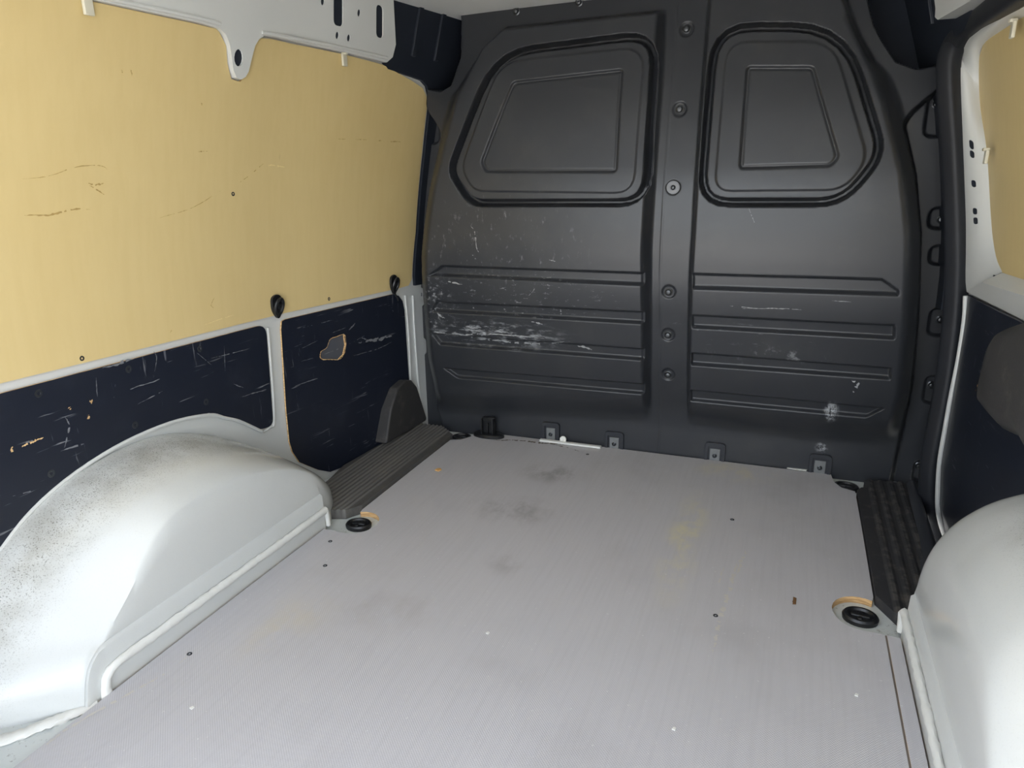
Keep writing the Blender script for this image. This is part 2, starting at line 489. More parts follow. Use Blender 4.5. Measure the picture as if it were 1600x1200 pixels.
# ------------------------------------------------------------------ bulkhead: one moulded plastic sheet, with real relief
def build_bulkhead():
    X0, X1, Z0, Z1, S = -.80, .80, -.03, 1.27, .0027
    nx = int((X1 - X0) / S) + 1; nz = int((Z1 - Z0) / S) + 1
    gx = np.linspace(X0, X1, nx); gz = np.linspace(Z0, Z1, nz)
    X, Z = np.meshgrid(gx, gz)
    def sdf(poly):   # positive inside
        P = np.array(poly); d = np.full(X.shape, 9.0); ins = np.zeros(X.shape, bool)
        for i in range(len(P)):
            a, b = P[i - 1], P[i]
            e = b - a; L = e @ e + 1e-15
            t = np.clip(((X - a[0]) * e[0] + (Z - a[1]) * e[1]) / L, 0, 1)
            d = np.minimum(d, (X - a[0] - t * e[0]) ** 2 + (Z - a[1] - t * e[1]) ** 2)
            c = ((a[1] > Z) != (b[1] > Z)) & (X < (b[0] - a[0]) * (Z - a[1]) / (b[1] - a[1] + 1e-15) + a[0])
            ins ^= c
        d = np.sqrt(d); return np.where(ins, d, -d)
    def line_x(px, h):  # x as a function of z along a near-vertical line
        q = sorted([(on_bulk(p, h)[2], on_bulk(p, h)[0]) for p in px])
        return np.interp(Z, [a for a, _ in q], [b for _, b in q])
    def line_z(px, h):
        q = sorted([(on_bulk(p, h)[0], on_bulk(p, h)[2]) for p in px])
        return np.interp(X, [a for a, _ in q], [b for _, b in q])
    H = .040
    colL = line_x([(1046, -20), (1044, 19), (1038, 130), (1028, 260), (1020, 390), (1020, 520), (1020, 648)], 0)
    colR = line_x([(1104, -20), (1101, 11), (1088, 180), (1077, 362), (1073, 430), (1070, 560), (1068, 700)], H)
    sideL = line_x([(760, 40), (705, 150), (684, 228), (668, 300), (656, 400), (660, 480), (667, 560), (680, 640), (690, 668)], .01)
    sideR = line_x([(1345, 30), (1385, 109), (1405, 163), (1432, 272), (1442, 370), (1436, 510), (1424, 615), (1405, 690), (1392, 752)], .01)
    botL = line_z([(640, 640), (700, 642), (1020, 652)], .0)
    botR = line_z([(1060, 655), (1250, 682), (1400, 690)], .0)
    topL = sdf(BK([(600, 190), (681, 163), (710, 140), (755, 72), (788, 42), (1048, 13), (1100, 10), (1100, 900), (500, 900), (500, 190)]))
    topR = sdf(BK([(1000, -90), (1321, -90), (1324, 0), (1346, 54), (1368, 94), (1400, 120), (1440, 138), (1520, 150), (1520, 900), (1000, 900)]))
    padL = smooth(0, .026, colL - X) * smooth(-.01, .042, X - sideL) * smooth(-.015, .085, Z - botL) * smooth(-.004, .014, topL)
    padR = smooth(0, .016, X - colR) * smooth(-.01, .042, sideR - X) * smooth(-.015, .085, Z - botR) * smooth(-.004, .014, topR)
    # outer plate level: falls back to a bolted flange outside the side lines
    wide = smooth(.88, .99, Z)
    pl = (smooth(-.014, .004, X - (sideL * (1 - wide) + (-.640) * wide)) * smooth(-.014, .004, (sideR * (1 - wide) + .655 * wide) - X))
    Y = (bulk_y(Z) - H * (padL + padR)) * pl + np.where(Z < .95, .035, .035 + (Z - .95) * .1) * (1 - pl)
    for q in ((1073, 46), (1062, 171), (1052, 293), (1045, 456), (1044, 523), (1044, 585)):
        p = on_bulk(q); d = np.hypot(X - p[0], Z - p[2]); Y += .004 * smooth(.019, .015, d)
    # flange steps with pockets for the bolts
    for c, w, h in (((1464, 180), .016, .046), ((1470, 345), .013, .026), ((1470, 405), .012, .024), ((1467, 512), .012, .036), ((1455, 615), .012, .038), ((1434, 735), .012, .032)):
        p = on_bulk(c, -.04); s = sdf(rpoly([(p[0] - w, p[2] - h), (p[0] + w + .02, p[2] - h), (p[0] + w + .02, p[2] + h), (p[0] - w, p[2] + h)], .02))
        Y += .014 * smooth(-.002, .005, s)
    for c, w, h in (((668, 205), .013, .034), ((652, 470), .012, .03), ((653, 545), .012, .03)):
        p = on_bulk(c, -.04); s = sdf(rpoly([(p[0] - w - .02, p[2] - h), (p[0] + w, p[2] - h), (p[0] + w, p[2] + h), (p[0] - w - .02, p[2] + h)], .02))
        Y += .012 * smooth(-.002, .005, s)
    wins = []
    for Po, P2, P3, rs in (
        ([(697, 268), (733, 323), (1014, 323), (1031, 45), (772, 78)], [(720, 262), (740, 299), (990, 302), (1008, 72), (782, 97)], [(750, 254), (758, 270), (964, 270), (974, 107), (800, 127)], ([.04, .04, .08, .09, .11], [.03, .03, .05, .06, .06])),
        ([(1088, 323), (1320, 323), (1388, 240), (1325, 35), (1112, 35)], [(1116, 299), (1320, 297), (1356, 247), (1302, 64), (1136, 65)], [(1154, 265), (1300, 261), (1313, 245), (1272, 103), (1166, 103)], ([.08, .06, .05, .12, .10], [.04, .04, .03, .06, .05]))):
        a = sdf(rpoly(BK(Po, H), rs[0])); b = sdf(rpoly(BK(P2, H), rs[1])); c = sdf(rpoly(BK(P3, H), .012))
        Y += .036 * smooth(0, .005, a) * (1 - smooth(.013, .020, a))            # deep surround channel
        Y += .004 * smooth(.014, .022, a)
        Y -= .004 * smooth(-.002, .003, b)
        Y += .008 * smooth(-.001, .006, c) - .004 * smooth(.004, .011, c)       # inner panel edge
        wins.append(a)
    ribs = ([[(690, 415), (1006, 426), (1006, 448), (666, 432)], [(681, 471), (1006, 487), (1006, 508), (672, 488)], [(674, 521), (1006, 545), (1006, 565), (688, 540)], [(692, 575), (1006, 600), (1006, 618), (716, 592)]],
            [[(1081, 427), (1379, 436), (1405, 454), (1405, 464), (1081, 453)], [(1080, 492), (1399, 508), (1399, 532), (1080, 514)], [(1079, 551), (1394, 575), (1392, 595), (1079, 572)], [(1078, 609), (1384, 638), (1352, 654), (1078, 628)]])
    for side in ribs:
        for q in side:
            s = sdf(BK(q, H))
            low = line_z([q[-1], q[-2]], H)
            Y += .013 * smooth(0, .004, s) * smooth(-.001, .011, Z - low)
    # raised moulded feet of the bulkhead along the bottom corner returns, parting line on the post
    Y -= .0015 * smooth(.002, 0, np.abs(X - (colL + .021)))
    # open upper corners
    cvL = sdf(BK([(560, -90), (722, -90), (720, 26), (719, 90), (704, 134), (688, 143), (665, 138), (640, 126), (540, 110)], 0))
    cvR = sdf(BK([(1356, -90), (1356, 0), (1366, 40), (1380, 66), (1400, 96), (1432, 108), (1464, 102), (1500, 60), (1600, -90)], 0))
    Y += .16 * smooth(-.001, .010, cvL) + .16 * smooth(-.001, .010, cvR)
    # normals
    dz, dx = np.gradient(Y, gz, gx)
    N = np.stack([dx, -np.ones_like(dx), dz], -1); N /= np.linalg.norm(N, axis=-1, keepdims=True)
    V = np.stack([X, Y, Z], -1).reshape(-1, 3); Nf = N.reshape(-1, 3)
    idx = np.arange(nx * nz).reshape(nz, nx)
    Q = np.stack([idx[:-1, :-1], idx[:-1, 1:], idx[1:, 1:], idx[1:, :-1]], -1).reshape(-1, 4)
    cen = lambda A: ((A[:-1, :-1] + A[:-1, 1:] + A[1:, 1:] + A[1:, :-1]) / 4).reshape(-1)
    pL, pR, wL, wR, cz = cen(padL), cen(padR), cen(wins[0]), cen(wins[1]), cen(Z)
    between = (cen(X - colL) > 0) & (cen(colR - X) > 0)
    reg = np.zeros(len(Q), int)
    reg[between] = 1
    reg[pL > .04] = 2; reg[pR > .04] = 3
    reg[wL > .011] = 4; reg[wR > .011] = 5
    reg[cen(cvL) > .004] = 6; reg[cen(cvR) > .004] = 7
    def part(name, k, parent, mat=M_bulk):
        q = Q[reg == k]; used, inv = np.unique(q, return_inverse=True); inv = inv.reshape(-1, 4)
        me = bpy.data.meshes.new(name)
        me.vertices.add(len(used)); me.vertices.foreach_set('co', V[used].astype(np.float32).ravel())
        me.loops.add(inv.size); me.loops.foreach_set('vertex_index', inv.astype(np.int32).ravel())
        me.polygons.add(len(inv)); me.polygons.foreach_set('loop_start', np.arange(0, inv.size, 4, dtype=np.int32))
        me.update(calc_edges=True); me.validate()
        me.shade_smooth()
        me.normals_split_custom_set_from_vertices([tuple(n) for n in Nf[used]])
        return link(name, me, mat, parent)
    root = part('wall_front', 0, None)
    tag(root, 'dark grey moulded plastic bulkhead closing the front of the load space', kind='structure')
    part('centre_post', 1, root)
    a = part('moulded_pad', 2, root); b = part('moulded_pad', 3, root)
    part('window_blank', 4, a); part('window_blank', 5, b)
    part('corner_recess', 6, root, M_dark); part('corner_recess', 7, root, M_dark)
    def depth(x, z):
        i = int(round((x - X0) / (X1 - X0) * (nx - 1))); j = int(round((z - Z0) / (Z1 - Z0) * (nz - 1)))
        return float(Y[j, i])
    return root, depth
wall_front, bulk_depth = build_bulkhead()

def at_bulk(px, lift=0.0):
    y = -.05
    for _ in range(12):
        p = bp(px, 1, y); y = bulk_depth(min(max(p[0], -.79), .79), min(max(p[2], -.02), 1.26)) - lift
    return p

# bolts of the bulkhead: a mushroom head on a washer
bolt_me = lathe_mesh('bolt', [(.0085, 0), (.0085, .0025), (.0062, .0035), (.0060, .006), (.0045, .0085), (.002, .0092)], 16)
bolt_me.materials.append(M_bolt)
def face_back(o, p, k=1.0):
    o.location = p; o.rotation_euler = (R(90), 0, 0); o.scale = (k, k, k)
for i, px in enumerate([(1073, 46), (1062, 171), (1045, 456), (1044, 523), (1044, 585), (807, 18), (905, 4),
                        (672, 189), (655, 460), (655, 537), (1463, 163), (1470, 343), (1469, 499), (1455, 601), (1435, 727)]):
    p = at_bulk(px)
    o = link('bolt', bolt_me, None, wall_front); face_back(o, p, 1.25 if i < 7 else 1.2)
# the washer bolt on the post
wm = lathe_mesh('washer', [(.0165, 0), (.0165, .003), (.015, .004), (.0085, .004), (.008, .002)], 24); wm.materials.append(simple('pale_washer', srgb(132, 134, 138), .5))
p = at_bulk((1052, 293)); o = link('washer', wm, None, wall_front); face_back(o, p)
o2 = link('bolt', bolt_me, None, o); o2.location = (0, 0, .001); o2.scale = (.75, .75, .75)
# square fixing feet along the bottom
for px in ((861, 676), (960, 691), (1117, 709), (1281, 728)):
    p = bp(px, 1, .0)
    y = bulk_depth(p[0], p[2])
    fr = rpoly([(-.028, -.034), (.028, -.034), (.028, .034), (-.028, .034)], .011)
    ins = [(-.014, -.030), (.014, -.030), (.014, .016), (-.014, .016)]
    mp = lambda u, v, h, p=p, y=y: (p[0] + u, y - h, p[2] + v)
    f = bevel(panel('fixing_foot', mp, fr, -.01, .010, M_trim, wall_front, holes=[rpoly([(-.019, -.031), (.019, -.031), (.019, .024), (-.019, .024)], .005)], step=0), .002)
    b = panel('back_plate', mp, rpoly([(-.019, -.031), (.019, -.031), (.019, .024), (-.019, .024)], .005), -.01, .004, M_trim, f, step=0)
    s = bevel(panel('steel_tab', mp, ins, .003, .0075, M_steel, f, step=0), .001)
    bo = link('bolt', bolt_me, None, f); face_back(bo, (p[0], y - .0075, p[2] - .004), .75)

# light scratches over the bulkhead
bm = bmesh.new()
for pts, w in (([(735, 352), (742, 365), (744, 385), (748, 395)], .006), ([(738, 398), (743, 405)], .006), ([(672, 516), (685, 520), (712, 522)], .006),
               ([(705, 525), (745, 522), (800, 524), (850, 529)], .006), ([(745, 530), (800, 535), (850, 537), (882, 534)], .008), ([(815, 489), (824, 488)], .006),
               ([(738, 478), (741, 482)], .008), ([(788, 482), (790, 487)], .008), ([(876, 483), (877, 492)], .007), ([(835, 450), (833, 455), (826, 462)], .004),
               ([(858, 406), (868, 408)], .004), ([(1160, 482), (1220, 482), (1260, 484)], .004), ([(1140, 478), (1180, 482)], .003), ([(1300, 470), (1330, 472)], .003),
               ([(1330, 595), (1340, 603), (1330, 615)], .012), ([(700, 440), (722, 445)], .008), ([(678, 480), (686, 492), (695, 497)], .010), ([(733, 516), (738, 528)], .010),
               ([(900, 540), (925, 545)], .012), ([(830, 503), (848, 507)], .008), ([(1170, 325), (1180, 350)], .003)):
    P = [at_bulk(p, .0012) for p in catmull([np.array(q) for q in pts], 5)]
    ribbon(bm, P, w, (0, -1, 0))
o = from_bm('scratch_marks', bm, M_scratch_light, wall_front, 0); tag(o, 'pale scuffs and scratches', kind='stuff')

# ------------------------------------------------------------------ floor board with notches and cut edges
def half(s):
    c = (.549, -.668)
    arc = [(c[0] + .050 * math.cos(a), c[1] + .056 * math.sin(a)) for a in np.linspace(R(62), R(272), 16)]
    P = [(.521, -.004), (.527, -.055), (.545, -.085), (.575, -.098), (.576, -.30), (.5755, -.604)] + [q for q in arc if q[1] < -.607 or q[0] < .545] + [(.606, -.722)]
    return [(s * x, y) for x, y in P]
edge_x = .584
board_R = half(1)[:-1] + [(edge_x, -.724), (edge_x + .001, YB + .02)]
board_L = half(-1) + [(-.607, -1.0), (-.606, YB + .02)]
outline = board_R + list(reversed(board_L))
floor_board = panel('floor_board', map_floor, outline, -.0135, 0.0, [M_floor, M_edge], None, step=0, angle=30)
tag(floor_board, 'large worn grey plywood floor board with an anti-slip surface', 'floor board')
st = panel('edge_strip', map_floor, [(edge_x + .0035, -.724), (.609, -.726), (.611, YB + .02), (edge_x + .0045, YB + .02)], -.0135, -.0004, [M_floor, M_edge], floor_board, step=0)
g = panel('joint_dirt', map_floor, [(edge_x, -.724), (edge_x + .004, -.724), (edge_x + .005, YB + .02), (edge_x + .001, YB + .02)], -.0135, -.0016, simple('joint_grime', srgb(118, 110, 102), .8, .2), floor_board, step=0)
screw_me = lathe_mesh('screw', [(.0048, 0), (.0046, .0008), (.0024, .0008), (.0018, -.0003)], 12); screw_me.materials.append(M_bolt)
for px in ((1144, 812), (1118, 962), (296, 1022), (516, 846), (918, 710), (508, 884)):
    p = on_floor(px); o = link('screw', screw_me, None, floor_board); o.location = (p[0], p[1], .0002)
bm = bmesh.new()
for pts, w in (([(30, 1195), (120, 1130), (260, 1050), (300, 1018)], .010), ([(1130, 885), (1120, 930)], .008), ([(1150, 880), (1130, 960), (1115, 1020)], .018), ([(1165, 860), (1150, 900)], .014),
               ([(1200, 735), (1180, 742)], .006)):
    ribbon(bm, [on_floor(p, .0006) for p in catmull([np.array(q) for q in pts], 5)], w, (0, 0, 1))
o = from_bm('pale_scratches', bm, simple('pale_rub', srgb(196, 192, 184), .7, .2), floor_board, 0); tag(o, 'pale drag marks', kind='stuff')
bm = bmesh.new()
for pts, w in (([(765, 687), (800, 688), (850, 692), (905, 696)], .016), ([(860, 694), (890, 700), (905, 705)], .010), ([(1240, 935), (1240, 943)], .008)):
    ribbon(bm, [on_floor(p, .0006) for p in catmull([np.array(q) for q in pts], 5)], w, (0, 0, 1))
o = from_bm('dark_scratches', bm, simple('dark_rub', srgb(98, 88, 78), .7, .2), floor_board, 0); tag(o, 'dark scuffs', kind='stuff')

# ------------------------------------------------------------------ lashing plugs in the four notches
plug_body = lathe_mesh('plug_body', [(.031, 0), (.032, .008), (.029, .012), (.024, .012), (.021, .008), (.010, .007)], 24, 1.0, .85); plug_body.materials.append(M_plug)
def plug(x, y, label, rot=0):
    root = empty('lashing_plug', (x, y, -.014)); root.rotation_euler = (0, 0, rot)
    tag(root, label, 'rubber plug', 'lashing point plugs in the floor')
    link('plug_body', plug_body, None, root)
    bm = bmesh.new(); box_bm(bm, -.017, .017, -.004, .004, .005, .011)
    bevel(from_bm('cross_bar', bm, M_plug, root), .002)
    bm = bmesh.new(); box_bm(bm, -.004, .004, -.013, .013, .005, .010)
    bevel(from_bm('cross_bar', bm, M_plug, root), .002)
plug(-.549, -.664, 'black rubber plug in the floor notch in front of the left wheel arch', .1)
plug(.549, -.668, 'black rubber plug in the floor notch in front of the right wheel arch', -.1)
plug(.556, -.058, 'black rubber plug at the right end of the bulkhead foot', -.1)
plug(-.558, -.050, 'black rubber plug at the left end of the bulkhead foot beside the bracket', .1)

# ------------------------------------------------------------------ left wall lining
yb = lambda L, y, z: L + [(y, z)]
pY = LW([(0, 598), (200, 549), (430, 492), (600, 455), (622, 450), (636, 446), (641, 436), (647, 363), (656, 245), (664, 170), (664, 152), (658, 138), (640, 126), (595, 101), (529, 84), (420, 61), (402, 60), (392, 70), (386, 95), (381, 116), (372, 128), (358, 124), (352, 100), (350, 72), (337, 46), (300, 37), (151, 5)])
yl = [(-1.62, pY[-1][1] + .0), ] ; pY = pY + [(-1.62, pY[-1][1] - .004), (-1.62, .478)]
yellow_left = panel('lining_panel', map_left, pY, .0005, .0055, [M_yellow, M_edge], None, step=.05)
tag(yellow_left, 'large pale yellow plywood lining panel on the upper left wall', 'wall panel')
bm = bmesh.new()
for pts, w in (([(38, 336), (75, 336), (110, 327), (141, 328)], .006), ([(138, 287), (150, 289), (162, 286)], .007), ([(140, 290), (152, 297), (163, 304)], .004), ([(35, 280), (80, 274), (120, 261), (158, 259), (170, 268)], .0025),
               ([(250, 340), (300, 325), (345, 298)], .0025), ([(375, 285), (395, 270), (412, 256)], .004), ([(310, 237), (325, 237)], .004), ([(190, 109), (191, 114)], .008), ([(205, 108), (206, 119)], .005),
               ([(528, 217), (540, 217)], .003), ([(555, 218), (575, 218)], .003), ([(590, 220), (597, 220)], .004), ([(608, 221), (626, 222)], .004), ([(314, 161), (315, 165)], .006), ([(335, 465), (330, 478), (340, 482)], .003), ([(266, 520), (269, 514)], .003)):
    P = [on_left(p, .0061) for p in catmull([np.array(q) for q in pts], 5)]
    ribbon(bm, P, w, (1, 0, 0))
o = from_bm('scratch_marks', bm, M_scratch_dark, yellow_left, 0); tag(o, 'brown scuffs and scratches', kind='stuff')
bm = bmesh.new()
for pts, w in (([(412, 258), (430, 259), (446, 261)], .008), ([(318, 508), (350, 497), (366, 492)], .003)):
    ribbon(bm, [on_left(p, .0062) for p in catmull([np.array(q) for q in pts], 5)], w, (1, 0, 0))
o = from_bm('pale_scratches', bm, simple('pale_yellow_rub', srgb(228, 208, 150), .7, .2), yellow_left, 0); tag(o, 'pale scratches', kind='stuff')
for px in ((128, 560), (514, 467), (364, 303)):
    p = on_left(px, .0055); o = link('screw', screw_me, None, yellow_left); o.location = p; o.rotation_euler = (0, R(90), 0)

pB = rpoly(LW([(0, 614), (413, 506), (425, 664), (407, 671)]), [0, .03, .02, .02]) + LW([(372, 655), (350, 650), (324, 645), (262, 658), (175, 697), (79, 764), (0, 852)]) + [(-1.42, .10), (-1.62, .02), (-1.62, .46)]
black_rear = panel('lining_panel', map_left, pB, .0005, .0045, [M_black, M_edge], None, step=.05)
tag(black_rear, 'scratched black plywood panel above the left wheel arch', 'wall panel')
hole = [on_left((340 + x * .2125, 420 + y * .2125)) for x, y in ((748, 610), (790, 580), (815, 520), (860, 500), (920, 485), (930, 560), (915, 630), (880, 665), (820, 665), (750, 660))]
hole = [(p[1], p[2]) for p in hole]
pF = LW([(437, 515), (438, 502), (443, 499), (520, 481), (612, 459.5), (621, 462), (627, 470), (630, 484), (637, 590), (642, 668), (600, 689), (532, 730), (514, 737), (496, 734), (466, 722), (455, 706), (450, 690), (445, 640)])
black_front = panel('lining_panel', map_left, pF, .0005, .0045, [M_black, M_edge], None, holes=[hole], step=.05)
tag(black_front, 'black plywood panel with a broken hole beside the bulkhead, on the left wall', 'wall panel')
bm = bmesh.new()   # torn wood fibre around the hole
hp = [np.array(map_left(u, v, .0048)) for u, v in hole]
ring = catmull(hp, 6, True); k = len(ring); cc = sum(ring) / k
rows = []
for i, q in enumerate(ring):
    rows.append((bm.verts.new(q - (q - cc) * .02 + np.array((.0004, 0, 0))), bm.verts.new(q + (q - cc) * random.uniform(.0, .06) + np.array((.0004, 0, 0)))))
for i in range(k):
    a, b = rows[i], rows[(i + 1) % k]; bm.faces.new((a[0], a[1], b[1], b[0]))
from_bm('torn_edge', bm, M_edge, black_front, 0)
bm = bmesh.new(); box_bm(bm, -.86, -.85, -.60, -.10, .2, .5)
o = from_bm('cavity_back', bm, M_void, wall_left)
# skin stays closed: a grey sheet paints the shaded cavity seen through the hole
bm = bmesh.new()
hl = [np.array(map_left(u, v, .0003)) for u, v in hole]; bm.faces.new([bm.verts.new(p) for p in catmull(hl, 4, True)])
from_bm('hole_shade', bm, simple('cavity_shade_grey', srgb(78, 80, 86), .8, .2), wall_left, 0)
def panel_scratches(parent, segs, lift, normal, on):
    bm = bmesh.new()
    for pts, w in segs:
        ribbon(bm, [on(p, lift) for p in catmull([np.array(q) for q in pts], 5)], w, normal)
    o = from_bm('scratch_marks', bm, M_scratch_mid, parent, 0); tag(o, 'grey scratches', kind='stuff')
panel_scratches(black_front, [([(470, 565), (500, 556), (540, 540), (575, 522)], .003), ([(560, 535), (600, 528), (618, 522)], .016), ([(565, 528), (580, 531), (605, 524)], .012), ([(470, 600), (500, 590)], .004), ([(520, 520), (540, 512)], .004), ([(552, 556), (590, 545), (612, 534)], .004), ([(480, 510), (520, 500)], .003), ([(555, 505), (545, 515)], .008), ([(612, 480), (615, 487)], .008), ([(470, 545), (500, 530)], .002), ([(572, 532), (592, 534)], .008)], .0051, (1, 0, 0), on_left)
panel_scratches(black_rear, [([(160, 575), (210, 562)], .010), ([(240, 590), (245, 560), (238, 545)], .003), ([(200, 610), (250, 592)], .005), ([(215, 632), (260, 608)], .003), ([(330, 560), (390, 545)], .003), ([(378, 620), (418, 608)], .005), ([(365, 600), (380, 606)], .004), ([(350, 540), (352, 580)], .0025), ([(100, 650), (108, 668), (100, 700)], .006), ([(95, 705), (140, 690)], .005), ([(40, 692), (60, 687)], .008), ([(150, 590), (152, 620)], .003), ([(20, 775), (60, 765)], .003), ([(300, 545), (330, 570)], .002), ([(180, 600), (178, 622)], .003)], .0051, (1, 0, 0), on_left)
bm = bmesh.new()
for pts, w in (([(34, 698), (50, 690), (68, 683)], .008), ([(19, 698), (20, 708)], .008), ([(108, 636), (110, 640)], .010), ([(139, 648), (141, 655)], .010), ([(140, 628), (146, 627)], .010)):
    ribbon(bm, [on_left(p, .0053) for p in catmull([np.array(q) for q in pts], 5)], w, (1, 0, 0))
o = from_bm('wood_chips', bm, M_edge, black_rear, 0); tag(o, 'chips showing bare wood', kind='stuff')
for px in ((322, 628), (312, 545), (201, 577), (211, 664), (80, 740), (60, 615)):
    p = on_left(px, .0042); o = link('screw', screw_me, None, black_rear); o.location = p; o.rotation_euler = (0, R(90), 0); o.scale = (1.5, 1.5, 1)

# upper side rail with its slots and hanging lug
def rail_poly():
    low = LW([(597, 98), (529, 82), (420, 58), (404, 57), (396, 62), (390, 72), (384, 95), (380, 112), (375, 121), (368, 125), (361, 122), (356, 110), (353, 90), (350, 70), (344, 55), (334, 45), (300, 36), (151, 4)])
    top = [(-1.62, low[-1][1] - .002), (-1.62, 1.24), (on_left((607, 0))[1], 1.24)]
    return low + top + LW([(607, 0), (611, 70), (606, 90)])
def slot(px0, px1, r=.012):
    a = LW([(px0[0], px0[1]), (px1[0], px0[1] + (px1[0] - px0[0]) * .3), (px1[0], px1[1] + (px1[0] - px0[0]) * .0), (px0[0], px1[1] - (px1[0] - px0[0]) * .2)])
    return rpoly(a, r)
def hole_at(px, ry, rz):
    p = on_left(px); return [(p[1] + ry * math.cos(a), p[2] + rz * math.sin(a)) for a in np.linspace(0, 2 * math.pi, 14, endpoint=False)]
holes = [slot((513, -22), (528, 43)), slot((580, 7), (591, 61)), hole_at((496, 3), .006, .008), hole_at((553, 21), .006, .008), hole_at((519, 56), .006, .008), hole_at((537, 60), .006, .008), hole_at((364, 91), .012, .016)]
rail = panel('roof_rail', map_left, rail_poly(), .0115, .0145, M_paint, wall_left, holes=holes, step=.06)
bevel(rail, .0012, 3)
panel('rail_core', map_left, rail_poly(), .0008, .0112, M_paint, wall_left, step=.06)
for hh in holes:
    c_ = np.mean(np.array(hh), 0)
    panel('slot_shade', map_left, [tuple(c_ + (np.array(q) - c_) * 1.2) for q in hh], .0105, .0114, M_dark, rail, step=.06)  # dark patches behind the holes paint the shade of the rail cavity
holes_r = [holes[1], holes[3], holes[0]]
# a rolled lower bead of the rail
bead = LW([(151, 2), (300, 33), (334, 42)]); bead = [map_left(u, v + .004, .0145) for u, v in bead]
sweep('rail_bead', bead, circ(.004, 8), M_paint, wall_left)
bead = LW([(400, 54), (529, 78), (597, 93)]); bead = [map_left(u, v + .003, .0145) for u, v in bead]
sweep('rail_bead', bead, circ(.004, 8), M_paint, wall_left)
# clips that hold the panel under the rail
def clip(p, label, side):
    root = empty('panel_clip', p)
    tag(root, label, 'clip', 'plastic clips at the panel edges')
    bm = bmesh.new(); box_bm(bm, -.003, .003, -.009, .009, -.015, .012); bevel(from_bm('clip_plate', bm, M_clip, root), .0015)
    bm = bmesh.new(); box_bm(bm, -.004 if side < 0 else -.008, .008 if side < 0 else .004, -.006, .006, .010, .016); bevel(from_bm('clip_head', bm, M_clip, root), .0015)
    return root
q = on_left((137, 8), .010); clip(q, 'small white clip on the yellow panel edge at the top left', -1)
q = on_left((538, 93), .010); clip(q, 'small white clip under the roof rail near the bulkhead corner', -1)

# lip round the wheel arch opening and body flanges on the left wall
lip = [map_left(u, v, .003) for u, v in catmull([np.array(p) for p in LW([(407, 674), (372, 658), (350, 653), (324, 648), (262, 661), (175, 700), (79, 767), (0, 856)]) + [(-1.42, .095), (-1.55, .02)]], 5)]
sweep('arch_lip', lip, circ(.0045, 8), M_paint, wall_left, up=(1, 0, 0))
for pts in ([(417, 512), (421, 560), (427, 655), (420, 668), (410, 674)], [(632, 462), (637, 520), (641, 600), (644, 660)], [(644, 462), (647, 520), (653, 600), (660, 655)]):
    sweep('pressed_edge', [map_left(u, v, .002) for u, v in catmull([np.array(p) for p in LW(pts)], 5)], circ(.0035, 8), M_paint, wall_left, up=(1, 0, 0))

# lashing eyes on the left wall
def eye(px, label):
    p = on_left(px, .0055); root = empty('lashing_eye', p)
    tag(root, label, 'lashing eye', 'black lashing eyes on the left wall')
    pl = rpoly([(0, -.036), (.020, -.008), (.018, .022), (0, .030), (-.018, .022), (-.020, -.008)], .014)
    bevel(panel('base_plate', lambda u, v, h: (h, u, v), pl, .0, .006, M_plug, root, step=0), .002)
    ring = [(.010 + .006 * math.sin(a), .014 * math.cos(a), .020 * math.sin(a) - .002) for a in np.linspace(0, 2 * math.pi, 24, endpoint=False)]
    sweep('ring', ring, circ(.0042, 8), M_plug, root, up=(1, 0, 0), closed=True)
    h = lathe_mesh('bolt_head', [(.008, .004), (.008, .011), (.005, .013)], 14); h.materials.append(M_plug)
    o = link('bolt_head', h, None, root); o.rotation_euler = (0, R(90), 0)
eye((431, 478), 'black lashing eye under the yellow panel, above the white pillar')
eye((614, 444), 'black lashing eye at the front lower corner of the yellow panel')
c = [on_left(p, .010) for p in [(613, 448), (615, 456), (620, 464), (622, 470)]]
o = sweep('cable_tail', catmull(c, 5), circ(.003, 6), M_plug, None, up=(1, 0, 0)); tag(o, 'short black cable tail below the front lashing eye', 'cable')

